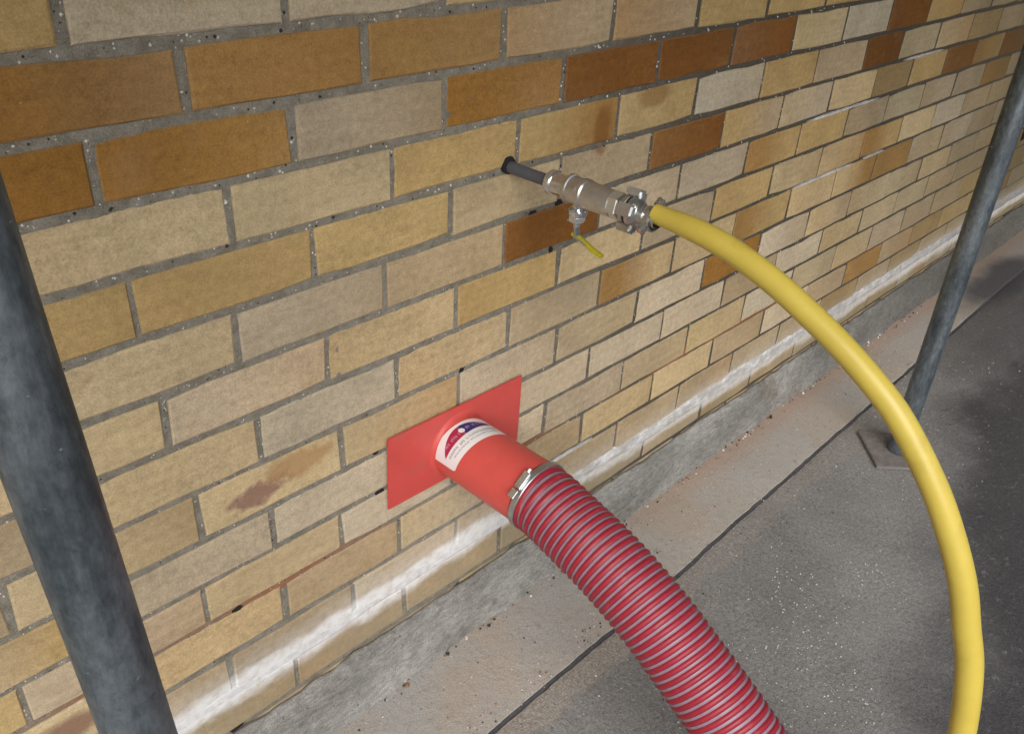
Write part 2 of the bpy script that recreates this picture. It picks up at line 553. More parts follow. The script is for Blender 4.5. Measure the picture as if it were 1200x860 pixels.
KEYS = {  # brick colours from the left; X/Z = left end / right end differ
 0: 'Y P P T Y T Y G', 1: 'B O/O O T T Y Y Y C G', 2: 'B B K B D D D C P D Y T S G', 3: 'C C Y Y/O Y P Y T D S C G T G O',
 4: 'Y Y Y C T D Y/T K C G Y D O D', 5: 'C K T D K K O/Y Y T S K T O T', 6: 'C L M Y M T Y M M O/Y M L T T',
 7: 'C L M T O/M M O/Y M M/O O T L T T', 8: 'C M C L T L B L M/T S S M T T', 9: 'K L T L L L T L M S S T T',
 10: 'K C L L K T M L S M K T T', 11: 'M T L T M M T L T O T G', 12: 'T T L T T T T T T G T', 13: 'T T T T T T G T T G', 14: 'T T T'}
XL, XR = -620, 6200
BRICK_LIMIT = 292
Yf = 0.0


def brick_cols(k, i):
    s = KEYS.get(k)
    if s:
        L = s.split()
        if 0 <= i < len(L):
            a = L[i].split('/')
            return PAL[a[0]], PAL[a[-1]]
    r = random.Random(k * 131 + i * 17)
    if i < 0:
        a = r.choice('CTYKT') if k > 3 else r.choice('BOYC')
    elif k <= 0:
        a = r.choice('YYOBTPB')
    elif k >= 9:
        a = r.choice('TTKPTYG')
    else:
        a = r.choice('YCTKPYTSOGYD')
    b = a if r.random() < .85 else r.choice('YTO')
    return PAL[a], PAL[b]


def brick_mesh(mb, k, i, x0, x1, org=None):
    """one brick face with worn, slightly ragged arrises; x0,x1 joint centres in mm"""
    r = random.Random(k * 977 + i * 31 + 5)
    jt = 0.5 * ((9.8 if x0 < 420 else 8.6 if x0 < 1000 else 7.4) - (1.6 if k > 5 else 0))
    jp = (5.0, 5.0, 4.0)[max(k, 0)] if k < 3 else r.uniform(2.7, 3.9)
    a, b = x0 + jp + r.uniform(-.6, .6), x1 - jp + r.uniform(-.6, .6)
    def zt(x): return BED[k][0] + BED[k][1] * x / 1000 - jt
    def zb(x): return BED[k + 1][0] + BED[k + 1][1] * x / 1000 + jt
    dzt, dzb = r.uniform(-.8, .8), r.uniform(-.8, .8)
    prd = r.uniform(-1.2, .9)          # proud or shy of the wall face
    tilt = r.uniform(-.5, .5)
    n = 5
    loop = []
    for t in range(n):
        x = a + (b - a) * t / (n - 1)
        loop.append((x, zt(x) + dzt + r.uniform(-1.2, .8) - (r.uniform(1, 2.6) if r.random() < .07 else 0)))
    for t in range(n):
        x = b - (b - a) * t / (n - 1)
        loop.append((x, zb(x) + dzb + r.uniform(-.8, 1.2) + (r.uniform(1, 2.6) if r.random() < .07 else 0)))
    N = len(loop)
    cx, cz = (a + b) / 2, (zt(a) + zb(b)) / 2
    vs, fs, cols = [], [], []
    ca, cb = brick_cols(k, i)
    la, lb = lin(ca), lin(cb)
    g = r.uniform(.90, 1.08)
    hue = r.uniform(-.03, .03)
    acc = lin(r.choice(((170, 122, 62), (196, 172, 120), (186, 170, 142), (150, 122, 80))))
    aw = r.choice((0, .12, .25, .4)) * (.5 if la[0] < .25 else 1)
    aend = r.choice((0, 1))
    tone = [r.uniform(.90, 1.09) for _ in range(2 * n)]
    mort = (.23, .205, .165)
    def cc(x, q, ring):
        t0 = (x - a) / (b - a)
        t = min(1, max(0, (t0 - .42) / .16))
        w_ = aw * min(1, max(0, (t0 if aend else 1 - t0))) ** 1.5
        e_ = .28 if ring else 0
        out = []
        for j, (p, q_) in enumerate(zip(la, lb)):
            v = (p * (1 - t) + q_ * t) * g * (1 + hue * (1 - j)) * tone[q]
            v = v * (1 - w_) + acc[j] * w_
            out.append(v * (1 - e_) + mort[j] * e_)
        return tuple(out)
    for c_ in (0, n - 1, n, 2 * n - 1):        # knocked corners
        if r.random() < .35:
            k_ = r.uniform(1, 3.6)
            x, z = loop[c_]
            loop[c_] = (x + (k_ if x < cx else -k_), z + (-k_ if z > cz else k_) * .8)
    for ring in range(3):
        for q, (x, z) in enumerate(loop):
            if ring == 0:
                e = 2.0 + r.uniform(-.4, 1.2)
                px = x + (e if q in (0, N - 1) else -e if q in (n - 1, n) else 0)
                pz = z + (-e if z > cz else e)
                y = -prd + tilt * (x - cx) / 110 + r.uniform(-.25, .25)
            elif ring == 1:
                px, pz, y = x, z, 1.7 - prd
            else:
                px, pz, y = x, z, 26
            vs.append(Vector((px / 1000, y / 1000 + Yf, pz / 1000 + GZ)))
            cols.append(cc(px, q, ring))
    # split the long face into quads so the two-tone bricks blend across
    fs = [(t, t + 1, N - 2 - t, N - 1 - t) for t in range(n - 1)]
    for q in range(2):
        for t in range(N):
            fs.append((q * N + t, q * N + (t + 1) % N, (q + 1) * N + (t + 1) % N, (q + 1) * N + t))
    mb.add(vs, fs, 0, cols)
    return Vector((cx / 1000, .012, cz / 1000 + GZ))


def perps_for(k):
    base = list(PERP.get(k, (18 if k % 2 == 0 else 131,)))
    r = random.Random(k + 400)
    start = 0
    while base[0] > XL:
        base.insert(0, base[0] - 225 + r.uniform(-3, 3))
        start -= 1
    while base[-1] < XR:
        base.append(base[-1] + 225 + r.uniform(-4, 4))
    return base, start


def in_view(x, z):
    p = Vector((x / 1000, 0, z / 1000 + GZ)) - m.translation
    d = p.dot(fwd)
    if d < .05:
        return None
    f = 1015.5
    u, v = 600 + f * p.dot(right) / d, 430 + f * p.dot(down) / d
    return u, v, d


cand = []
for k in range(-10, 15):
    base, start = perps_for(k)
    for j in range(len(base) - 1):
        i = start + j + 1                # brick left of perp index i
        x0, x1 = base[j], base[j + 1]
        if k >= 14 and x1 > 3000:
            pass
        vis, size = False, 0
        for x in (x0 + 8, (x0 + x1) / 2, x1 - 8):
            for kk in (k, k + 1):
                q = in_view(x, BED[kk][0])
                if q and -2 <= q[0] <= 1202 and -2 <= q[1] <= 862:
                    vis = True
        q0, q1 = in_view(x0, BED[k][0]), in_view(x1, BED[k][0])
        size = abs(q1[0] - q0[0]) if q0 and q1 else 0
        cand.append((vis and k < 14, size, k, i, x0, x1))
vis = sorted([c for c in cand if c[0]], key=lambda c: -c[1])
single = set((c[2], c[3]) for c in vis[:BRICK_LIMIT])
rest = MB()
for (v_, s_, k, i, x0, x1) in cand:
    if (k, i) in single:
        mb = MB()
        org = brick_mesh(mb, k, i, x0, x1)
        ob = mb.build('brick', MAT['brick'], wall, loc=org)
        if (k, i) == (8, 1):
            ob['label'] = 'yellow brick with a purple burnt stain'
    else:
        brick_mesh(rest, k, i, x0, x1)
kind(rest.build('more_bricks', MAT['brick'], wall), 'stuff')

# mortar bed behind the faces: rough sheet, recessed
mb = MB()


def mortar_grid(x0, x1, z0, z1, step, amp):
    nx, nz = int((x1 - x0) / step), int((z1 - z0) / step)
    vs = []
    for j in range(nz + 1):
        for i in range(nx + 1):
            x, z = x0 + (x1 - x0) * i / nx, z0 + (z1 - z0) * j / nz
            y = .0024 + amp * noise.noise(Vector((x * 60, z * 60, 3))) + amp * .7 * noise.noise(Vector((x * 190, z * 190, 9)))
            vs.append((x, y + Yf, z))
    w1 = nx + 1
    mb.add(vs, [(j * w1 + i, j * w1 + i + 1, (j + 1) * w1 + i + 1, (j + 1) * w1 + i) for j in range(nz) for i in range(nx)])


mortar_grid(-.62, 1.3, GZ - 1.17, GZ + .12, .006, .0013)
mortar_grid(1.3, 6.2, GZ - 1.17, GZ + .12, .03, .0006)
mortar_grid(-.62, 6.2, GZ + .12, GZ + .80, .08, .0005)
mb.build('mortar', MAT['mortar'], wall, smooth=True)
# the wall's thickness behind
mb = MB()
mb.box((2.79, .135, (GZ + .79) / 2 - .05), (6.80, .215, GZ + .79 + .1))
mb.build('wall_core', MAT['mortar'], wall)

# white grains and dark grains coloured as the shade in joint pits
gl, gd = MB(), MB()


def grain(mb, p, s):
    r = [s * rnd.uniform(.7, 1.3) for _ in range(6)]
    x, y, z = p
    vs = [(x + r[0], y, z), (x - r[1], y, z), (x, y - r[2], z), (x, y + r[3], z), (x, y, z + r[4]), (x, y, z - r[5])]
    mb.add(vs, [(0, 2, 4), (2, 1, 4), (1, 3, 4), (3, 0, 4), (2, 0, 5), (1, 2, 5), (3, 1, 5), (0, 3, 5)])


for _ in range(1500):
    k = rnd.randint(0, 13)
    if rnd.random() < .72:
        x = (rnd.random() ** 1.6) * 1900 - 250
        z = BED[k][0] + BED[k][1] * x / 1000 + rnd.uniform(-4, 4)
    else:
        b, _s = perps_for(k)
        x = rnd.choice([q for q in b if -300 < q < 1500]) + rnd.uniform(-3.5, 3.5)
        z = BED[k][0] - rnd.uniform(5, 70)
    s = rnd.uniform(.0007, .0016) * (1.45 if z > -350 else 1)
    if rnd.random() < .78:
        grain(gl, (x / 1000, .0026, z / 1000 + GZ), s)
    else:
        grain(gd, (x / 1000, .0024, z / 1000 + GZ), s * 1.1)
kind(gl.build('mortar_grit', MAT['grit'], wall), 'stuff')
kind(gd.build('mortar_pit_shade', MAT['grit_dark'], wall), 'stuff')

# black patches painting the dark of holes in the joints
mb = MB()
for (x, z, w_, h_) in [(.700, -.375, .020, .006), (.640, -.378, .016, .005), (.690, -.452, .010, .006), (.330, -.675, .012, .005),
                       (.335, -.752, .018, .005), (.500, -.602, .010, .005), (.085, -.822, .014, .005), (.055, -1.049, .020, .005),
                       (1.075, -.974, .030, .006), (1.32, -.972, .030, .006)]:
    n = 9
    vs = [(x + w_ * math.cos(6.283 * t / n) * rnd.uniform(.7, 1.1) * .6, .0016, z + GZ + h_ * math.sin(6.283 * t / n) * rnd.uniform(.7, 1.1)) for t in range(n)]
    vs += [(a * .96 + x * .04, .006, c) for a, b, c in vs]
    mb.add(vs, [tuple(range(n))] + [(t, (t + 1) % n, n + (t + 1) % n, n + t) for t in range(n)])
kind(mb.build('joint_gap_shade', MAT['hole_shade'], wall), 'stuff')

# lumpy white mortar trowelled over the joint of the lowest courses
mb = MB()
nx, nz = 900, 8
x0, x1 = -.30, 4.6
vs = []
for i in range(nx + 1):
    x = x0 + (x1 - x0) * (i / nx) ** 1.5
    f = min(1, max(0, (x - .70) / .35))
    cz = -.976 - .010 * f + .010 * min(1, max(0, (x - 1.2) / 1.2)) + .004 * noise.noise(Vector((x * 6, 0, 1)))
    if x < .75:
        cz += .010 * max(0, 1 - abs(x - .42) / .33)
    top = .014 + .006 * f + .009 * noise.noise(Vector((x * 13, 4, 0))) + .006 * noise.noise(Vector((x * 38, 1, 7)))
    bot = .014 + .006 * f + .005 * noise.noise(Vector((x * 11, 9, 3)))
    for j in range(nz + 1):
        t = j / nz
        z = cz - bot + (top + bot) * t
        bulge = math.sin(math.pi * t) ** .25
        y = .0025 - (.0029 + .0016 * f) * bulge * (1 + (.05 + .3 * f) * noise.noise(Vector((x * 50, z * 80, 2))))
        if j in (0, nz):
            y = .006
        vs.append((x, y, z + GZ))
w1 = nz + 1
mb.add(vs, [(i * w1 + j, (i + 1) * w1 + j, (i + 1) * w1 + j + 1, i * w1 + j + 1) for i in range(nx) for j in range(nz)])
mb.build('mortar_smear', MAT['smear'], wall, smooth=True)

mb = MB()  # white mortar slivers placed as light caught on brick arrises
for k, xa, xb in ((5, 1.50, 1.86), (7, 1.50, 1.80), (7, 1.86, 1.98), (4, 1.95, 2.2), (12, .70, .86)):
    n = 40
    vs = []
    for i in range(n + 1):
        x = xa + (xb - xa) * i / n
        env = min(1, 6 * i / n, 6 * (n - i) / n)
        zc = (BED[k][0] + BED[k][1] * x) / 1000 + GZ - .0015
        h = (.0030 + .0016 * noise.noise(Vector((x * 40, k, 2)))) * env + .0002
        vs += [(x, .004, zc - h), (x, -.0016, zc - h * .6), (x, -.0016, zc + h * .6), (x, .004, zc + h)]
    mb.add(vs, [(i * 4 + j, i * 4 + 4 + j, i * 4 + 5 + j, i * 4 + 1 + j) for i in range(n) for j in range(3)])
kind(mb.build('arris_light_slivers', MAT['smear'], wall), 'stuff')

# cement fillet at the foot of the wall
mb = MB()
nx = 1100
prof = [(.003, .93), (-.0005, .975), (-.0030, .997), (-.0075, .990), (-.013, .93), (-.017, .80), (-.021, .6), (-.025, .4), (-.029, .2), (-.033, .06), (-.036, -.05)]
vs = []
for i in range(nx + 1):
    x = -.62 + 6.8 * (i / nx) ** 1.35
    top = GZ - 1.053 + .007 * noise.noise(Vector((x * 5, 2, 2))) + .005 * noise.noise(Vector((x * 24, 5, 1)))
    for (y, t) in prof:
        ny = .006 * noise.noise(Vector((x * 9, t * 3, 4))) + .0030 * noise.noise(Vector((x * 45, t * 9, 1))) + .0016 * noise.noise(Vector((x * 130, t * 20, 1)))
        vs.append((x, y + ny * (1 if t < .96 else .45), top * t))
w1 = len(prof)
mb.add(vs, [(i * w1 + j, (i + 1) * w1 + j, (i + 1) * w1 + j + 1, i * w1 + j + 1) for i in range(nx) for j in range(w1 - 1)])
mb.build('plinth', MAT['plinth'], wall, smooth=True)

# unseen wall added outside the frame to darken the far end
mb = MB()
mb.box((4.75, -1.05, 1.35), (.24, 2.1, 2.72))
mb.build('added_shade_wall', MAT['mortar'], wall)

# small black vent hole far along the wall
vent = MB()
vent.box((3.31, -.002, GZ - .70), (.09, .012, .05), bev=.004)
vent.build('vent_cover', MAT['rubber'], wall)

# ------------------------------------------------------------------ ground
def sheet(name, xs, ys, zf, mat):
    mb = MB()
    w1 = len(ys)
    mb.add([(x, y, zf(x, y)) for x in xs for y in ys],
           [(i * w1 + j, (i + 1) * w1 + j, (i + 1) * w1 + j + 1, i * w1 + j + 1) for i in range(len(xs) - 1) for j in range(w1 - 1)])
    return kind(mb.build(name, mat, smooth=True), 'structure')


def frange(a, b, s):
    n = max(1, int(round((b - a) / s)))
    return [a + (b - a) * t / n for t in range(n + 1)]


def joint_y(x):
    return -.2115 + .0165 * max(0, x - .9) + .004 * noise.noise(Vector((x * 3, 1, 1))) + .0018 * noise.noise(Vector((x * 16, 1, 5)))


def gz(x, y):
    return .0022 * noise.noise(Vector((x * 7, y * 7, 2))) + .0011 * noise.noise(Vector((x * 35, y * 35, 2)))


xs = frange(-.9, 2.2, .012) + frange(2.25, 6.4, .06)
mb = MB()
vs, w1 = [], 14
for x in xs:
    e = joint_y(x) + .0055 + .0015 * noise.noise(Vector((x * 40, 3, 3)))
    for j in range(12):
        y = .03 + (e - .03) * j / 11
        vs.append((x, y, gz(x, y) - (.0004 if j == 11 else 0)))
    vs.append((x, e - .0008, -.0045))
    vs.append((x, e - .0010, -.03))
mb.add(vs, [(i * w1 + j, (i + 1) * w1 + j, (i + 1) * w1 + j + 1, i * w1 + j + 1) for i in range(len(xs) - 1) for j in range(w1 - 1)])
kind(mb.build('pavement_strip', MAT['strip'], smooth=True, angle=30), 'structure')
mb = MB()
vs = []
for x in xs:
    c = joint_y(x)
    for t in (-.012, -.004, .004, .012):
        vs.append((x, c + t, -.0032 + .0010 * noise.noise(Vector((x * 30, t * 100, 1)))))
mb.add(vs, [(i * 4 + j, (i + 1) * 4 + j, (i + 1) * 4 + j + 1, i * 4 + j + 1) for i in range(len(xs) - 1) for j in range(3)])
kind(mb.build('pavement_joint', MAT['bitumen'], smooth=True, angle=30), 'structure')
mb = MB()
vs, yo = [], [0, .004, .012, .03, .06, .09, .12, .16, .20, .25, .3, .36, .42, .5, .6, .75, 1.0, 1.5, 3.0, 40.0]
xs2 = [-40.0, -5.0] + xs + [10.0, 40.0]
w1 = len(yo) + 1
for x in xs2:
    c = joint_y(min(6.4, max(-.9, x))) - .0055 - .0015 * noise.noise(Vector((x * 40, 8, 3)))
    vs.append((x, c + .0008, -.03))
    for t in yo:
        vs.append((x, c - t, gz(x, c - t) - (.0004 if t == 0 else .0)))
mb.add(vs, [(i * w1 + j, (i + 1) * w1 + j, (i + 1) * w1 + j + 1, i * w1 + j + 1) for i in range(len(xs2) - 1) for j in range(w1 - 1)])
kind(mb.build('yard_ground', MAT['yard'], smooth=True, angle=30), 'structure')
mb = MB()
mb.add([(-40, -.3, -.05), (40, -.3, -.05), (40, 40, -.05), (-40, 40, -.05)], [(0, 1, 2, 3)])
kind(mb.build('ground_behind_wall', MAT['yard']), 'structure')

# loose grit on the paving
gp, gk, gb = MB(), MB(), MB()
for _ in range(1000):
    x, y = rnd.uniform(-.1, 2.4), -.03 - abs(rnd.gauss(0, .27))
    s = rnd.uniform(.0006, .0016) * (1.5 if rnd.random() < .15 else 1)
    mb = gp if rnd.random() < .55 else gk
    grain(mb, (x, y, gz(x, y) + s * .4), s)
for (cx, cy, n) in [(.515, -.195, 26), (.66, -.185, 26), (.40, -.19, 16), (.83, -.24, 10), (.9, -.30, 12)]:
    for _ in range(n):
        x, y = cx + rnd.gauss(0, .022), cy + rnd.gauss(0, .012)
        s = rnd.uniform(.0008, .0024)
        grain(rnd.choice([gp, gk, gb, gb, gb]), (x, y, gz(x, y) + s * .4), s)
for _ in range(150):      # crumbs along the foot of the wall
    x = rnd.uniform(.05, 2.6)
    y = -.040 + rnd.gauss(0, .006)
    grain(rnd.choice([gk, gk, gb, gp]), (x, y, .001), rnd.uniform(.0008, .0030))
for _ in range(46):      # larger crumbs of broken cement and clay by the fillet
    x = rnd.uniform(.1, 2.6)
    s = rnd.uniform(.0025, .0052)
    grain(rnd.choice([gk, gk, gk, gb, gp]), (x, -.041 + rnd.gauss(0, .005), .0012), s)
SPOTS = [(.80, -.42), (.95, -.50), (.72, -.52), (1.05, -.40), (.88, -.60), (.68, -.44), (1.2, -.48)]
for _ in range(330):
    a_, b_ = rnd.choice(SPOTS)
    x, y = a_ + rnd.gauss(0, .05), b_ + rnd.gauss(0, .035)
    s = rnd.uniform(.0008, .0021)
    grain(gp, (x, y, gz(x, y) + s * .3), s)
for mb, nm, mt in ((gp, 'pale_grit', 'grit'), (gk, 'dark_grit', 'grit_dark'), (gb, 'brown_grit', 'grit_brown')):
    o = kind(mb.build(nm, MAT[mt]), 'stuff')
    o['label'] = {'pale_grit': 'white grit specks strewn over the grey ground', 'dark_grit': 'black crumbs of grit strewn over the paving',
                  'brown_grit': 'brown crumbs of dirt beside the dark paving joint'}[nm]
    o['category'] = 'grit'

# ------------------------------------------------------------------ scaffold poles
def pole(x, y, z0, z1, lean, label, twist):
    t = thing('scaffold_pole', label, 'scaffold pole', (x, y, z0))
    t['group'] = 'scaffold tubes standing in front of the wall'
    mb = MB()
    R = .02415
    n, N = 40, 48
    vs = []
    for i in range(N + 1):
        z = z0 + (z1 - z0) * i / N
        for j in range(n):
            a = 6.28318 * j / n
            rr = R + .00025 * noise.noise(Vector((math.cos(a) * 3 + twist, math.sin(a) * 3, z * 14)))
            vs.append((x + lean[0] * (z - z0) + rr * math.cos(a), y + lean[1] * (z - z0) + rr * math.sin(a), z))
    mb.add(vs, [(i * n + j, i * n + (j + 1) % n, (i + 1) * n + (j + 1) % n, (i + 1) * n + j) for i in range(N) for j in range(n)] +
           [tuple(range(n)), tuple(N * n + j for j in range(n))])
    mb.build('tube', MAT['galv'], t, smooth=True, angle=60)
    return t


def base_plate(t, x, y, rot):
    mb = MB()
    mb.box((x, y, .006), (.150, .150, .008), Matrix.Rotation(rot, 3, 'Z'), bev=.0015)
    mb.build('foot_plate', MAT['base_plate'], t)
    mb = MB()
    mb.lathe([(.0, .0300), (.008, .0292), (.010, .0262), (.024, .0258), (.026, .0245)], 36, (x, y, .010), (0, 0, 1))
    mb.build('foot_collar', MAT['galv'], t, smooth=True, angle=40)


tl = pole(-.149, -.409, .012, 2.25, (-.035, .053), 'blue grey scaffold tube at the left, nearest the camera and cut by the frame', 1)
base_plate(tl, -.149, -.409, .1)
tr = pole(1.686, -.342, .012, 2.25, (0, 0), 'grey scaffold tube on a rusty square foot plate behind the yellow hose', 7)
base_plate(tr, 1.688, -.340, .744)

# unseen boarded lift, added overhead to shade the wall
shade_deck = bpy.data.objects.new('added_shade_deck', None)
COL.objects.link(shade_deck)
shade_deck.location = (1.5, -.7, 2.0)
kind(shade_deck, 'structure')
for lx, nb in ((0, 5), (1, 7)):
    for q in range(nb):
        mb = MB()
        mb.box((-1.75 + 3.93 * lx + rnd.uniform(-.03, .03), -.20 - .228 * q, 2.02), (3.9, .222, .038), bev=.002)
        mb.build('shade_board', MAT['shade_timber'], shade_deck)
for x in (-.225, 1.72, 3.55):
    mb = MB()
    mb.lathe([(0, .024), (2.10, .024)], 20, (x, -.06, 1.976), (0, -1, 0), close=True)
    mb.build('shade_transom', MAT['galv'], shade_deck, smooth=True, angle=60)

# ------------------------------------------------------------------ sweeps
def smooth_path(pts, step):
    """points (y,z) -> evenly spaced samples on a Catmull-Rom curve"""
    P = [Vector(p) for p in pts]
    P = [2 * P[0] - P[1]] + P + [2 * P[-1] - P[-2]]
    fine = []
    for i in range(1, len(P) - 2):
        a, b, c, d = P[i - 1:i + 3]
        for t in range(24):
            s = t / 24
            fine.append(.5 * ((2 * b) + (c - a) * s + (2 * a - 5 * b + 4 * c - d) * s * s + (3 * b - a - 3 * c + d) * s ** 3))
    fine.append(P[-2])
    for _ in range(30):     # relax so curvature is even
        fine = [fine[0]] + [(fine[i - 1] + 2 * fine[i] + fine[i + 1]) / 4 for i in range(1, len(fine) - 1)] + [fine[-1]]
    out, acc, last = [fine[0]], 0, fine[0]
    for p in fine[1:]:
        while (p - last).length >= step:
            last = last + (p - last).normalized() * step
            out.append(last)
    return out


def sweep_rows(path, X, n):
    """ring frames: centre, side (x axis), normal"""
    fr = []
    for i, p in enumerate(path):
        a, b = path[max(0, i - 1)], path[min(len(path) - 1, i + 1)]
        t = (b - a).normalized()
        fr.append((Vector((X, p[0], p[1])), Vector((1, 0, 0)), Vector((0, -t[1], t[0]))))
    return fr


# ------------------------------------------------------------------ red spigot and suction hose
PX, PZ = .487, GZ - .731
spig = thing('wall_spigot', 'red rectangular flange plate and short red pipe stub fixed to the brick wall', 'duct spigot', (PX, 0, PZ))
mb = MB()
pz0, pz1 = GZ - .791, GZ - .6585
mb.box(((.345 + .632) / 2, -.0055, (pz0 + pz1) / 2), (.287, .003, pz1 - pz0), Matrix.Rotation(math.radians(.9), 3, 'Y'), bev=.0012)
mb.build('flange_plate', MAT['red'], spig)
mb = MB()
R0 = .0530
mb.lathe([(.0055, R0 + .0100), (.0068, R0 + .0068), (.0090, R0 + .0034), (.0120, R0 + .0010), (.0155, R0), (.185, R0), (.196, R0)], 72, (PX, 0, PZ), (0, -1, 0))
mb.build('pipe_stub', MAT['red'], spig, smooth=True)


def cyl_pt(d, th, r):
    a = math.radians(th)
    return (PX + r * math.cos(a), -d / 1000, PZ + r * math.sin(a))


def s_in(th): return 7 + (178 - th) * .170
def s_out(th): return 59 + (178 - th) * .222


def on_sticker(u, v, r):
    """u 0..1 round the pipe from left edge to right edge, v 0..1 from the plate outward"""
    th = 180 - u * 126
    return cyl_pt(s_in(th) * (1 - v) + s_out(th) * v, th, r)


def patch(uvq, r, mb, thick=.0003, nu=20):
    """patch between two curves: list of (u, v_lo, v_hi)"""
    vs, fs = [], []
    for (u, a, b) in uvq:
        for q in range(5):
            vs.append(on_sticker(u, a + (b - a) * q / 4, r))
    k = len(uvq)
    for i in range(k - 1):
        for q in range(4):
            fs.append((i * 5 + q, i * 5 + q + 1, (i + 1) * 5 + q + 1, (i + 1) * 5 + q))
    mb.add(vs, fs)


mb = MB()
cr = lambda u: .10 * max(0, 1 - min(u, 1 - u) / .03) ** 2
patch([(t / 48, .0 + cr(t / 48), 1. - cr(t / 48)) for t in range(49)], R0 + .0005, mb)
stk = mb.build('sticker', MAT['sticker'], spig, smooth=True)


def lens(u):
    """logo lens: bulged on the plate side, flat on the outer side"""
    t = (u - .10) / .86
    if t < 0 or t > 1:
        return None
    lo = .53 - .12 * t - .36 * math.sin(math.pi * t) ** .8
    hi = .55 - .10 * t
    return lo, max(lo + .005, hi - .02 * (1 - math.sin(math.pi * t)))


def lens_part(ua, ub, name, mat):
    mb = MB()
    q = []
    for t in range(25):
        u = ua + (ub - ua) * t / 24
        l = lens(u)
        if l:
            q.append((u, l[0], l[1]))
    patch(q, R0 + .0008, mb)
    o = mb.build(name, mat, stk, smooth=True)
    return o


lens_part(.101, .545, 'logo_red_half', MAT['logo_red'])
lens_part(.548, .958, 'logo_navy_half', MAT['logo_blue'])
mb = MB()
q = []
for t in range(17):
    a = -1 + 2 * t / 16
    h = math.sqrt(max(0, 1 - a * a))
    q.append((.545 + a * .040, .31 - .095 * h, .31 + .095 * h + .001))
patch(q, R0 + .0011, mb)
mb.build('logo_dot', MAT['sticker'], stk, smooth=True)
# worn, unreadable lettering: rows of short strokes as the photograph shows them
mb, ml = MB(), MB()
r2 = random.Random(3)
for (u0, u1, v0, hgt, dst) in [(.22, .49, .36, .10, ml), (.61, .87, .31, .10, ml), (.14, .94, .66, .085, mb), (.20, .90, .80, .06, mb)]:
    u = u0
    while u < u1:
        wdt = r2.uniform(.008, .016)
        if r2.random() < .86:
            jj = r2.uniform(-.012, .012)
            patch([(u, v0 - hgt / 2 + jj, v0 + hgt / 2 + jj), (u + wdt * .75, v0 - hgt / 2 + jj, v0 + hgt / 2 * r2.uniform(.3, 1) + jj)], R0 + .0011, dst)
        u += wdt + r2.uniform(.004, .010)
mb.build('small_print', MAT['print_grey'], stk)
ml.build('logo_lettering', MAT['print_lilac'], stk)

suck = thing('suction_hose', 'ribbed red suction hose with pale spiral clamped to the red pipe stub', 'hose', (PX, -.178, PZ))
RP = [(-.168, -.7325), (-.205, -.7345), (-.262, -.7500), (-.318, -.7660), (-.374, -.7885), (-.430, -.8170), (-.480, -.8480), (-.530, -.8790), (-.575, -.9100),
      (-.65, -.968), (-.74, -1.035), (-.84, -1.085), (-.96, -1.1035), (-1.12, -1.1045), (-1.6, -1.1045), (-2.6, -1.1045)]
PITCH, NP = .0115, 10
path = smooth_path([(a, b + GZ) for a, b in RP], PITCH / NP)
nring = 56
fr = sweep_rows(path, PX, nring)
#          phase profile across one pitch: radius offset and material
PR = [0.0002, .0011, .0017, .0019, .0018, .0013, .0003, -.0003, -.0003, -.0002]
PM = [0, 0, 0, 0, 0, 0, 2, 1, 1, 1]
mb = MB()
vs, fs, mi = [], [], []
N = len(fr)
RH = .0535
sub = []
for i in range(N - NP - 1):
    for j in range(nring):
        s = i + NP * j / nring
        i0 = int(s)
        f_ = s - i0
        c0, sx, n0 = fr[i0]
        c1, _, n1 = fr[min(N - 1, i0 + 1)]
        c, nn = c0.lerp(c1, f_), n0.lerp(n1, f_).normalized()
        a = 2 * math.pi * j / nring
        r_ = RH + PR[i % NP]
        vs.append(c + (sx * math.cos(a) + nn * math.sin(a)) * r_)
M_ = N - NP - 1
for i in range(M_ - 1):
    for j in range(nring):
        if j < nring - 1:
            f4 = (i * nring + j, i * nring + j + 1, (i + 1) * nring + j + 1, (i + 1) * nring + j)
        else:
            if i + NP + 1 >= M_:
                continue
            f4 = (i * nring + j, (i + NP) * nring, (i + NP + 1) * nring, (i + 1) * nring + j)
        fs.append(f4)
        mi.append(PM[i % NP])
body, spiral = MB(), MB()


def sub_mesh(dst, keep):
    idx = {}
    vv, ff, mm = [], [], []
    for f4, q in zip(fs, mi):
        if keep(q):
            row = []
            for v_ in f4:
                if v_ not in idx:
                    idx[v_] = len(vv)
                    vv.append(vs[v_])
                row.append(idx[v_])
            ff.append(tuple(row))
            mm.append(1 if q == 2 else 0)
    dst.add(vv, ff)
    dst.mi = mm


sub_mesh(body, lambda q: q != 1)
sub_mesh(spiral, lambda q: q == 1)
body.build('hose_wall', [MAT['hose_red'], MAT['hose_dark']], suck, smooth=True)
spiral.build('spiral_rib', MAT['hose_grey'], suck, smooth=True)
# clamp band
crot = Matrix.Rotation(math.radians(6), 3, 'X')
ax = (crot @ Vector((0, -1, 0))).normalized()
cc = Vector((PX, -.182, PZ - .0005))
mb = MB()
mb.lathe([(-.0052, .0535), (-.0052, .0566), (-.0043, .0573), (.0043, .0573), (.0052, .0566), (.0052, .0535)], 72, cc, ax)
clamp = mb.build('hose_clamp', MAT['steel'], suck, smooth=True, angle=35)
mb = MB()
for th, ln, hh in ((126, .028, .0055),):
    a = math.radians(th)
    rad = Vector((math.cos(a), 0, math.sin(a)))
    tan = Vector((-math.sin(a), 0, math.cos(a)))
    rm = Matrix((tan, ax, rad)).transposed()
    mb.box(cc + rad * (.0573 + hh / 2 - .001), (ln, .0125, hh), rm, bev=.0015)
    mb.box(cc + rad * (.0573 + .0022) + tan * .024, (.014, .0115, .0030), rm, bev=.0008)
mb.build('clamp_housing', MAT['chrome'], clamp)
mb = MB()
a = math.radians(126)
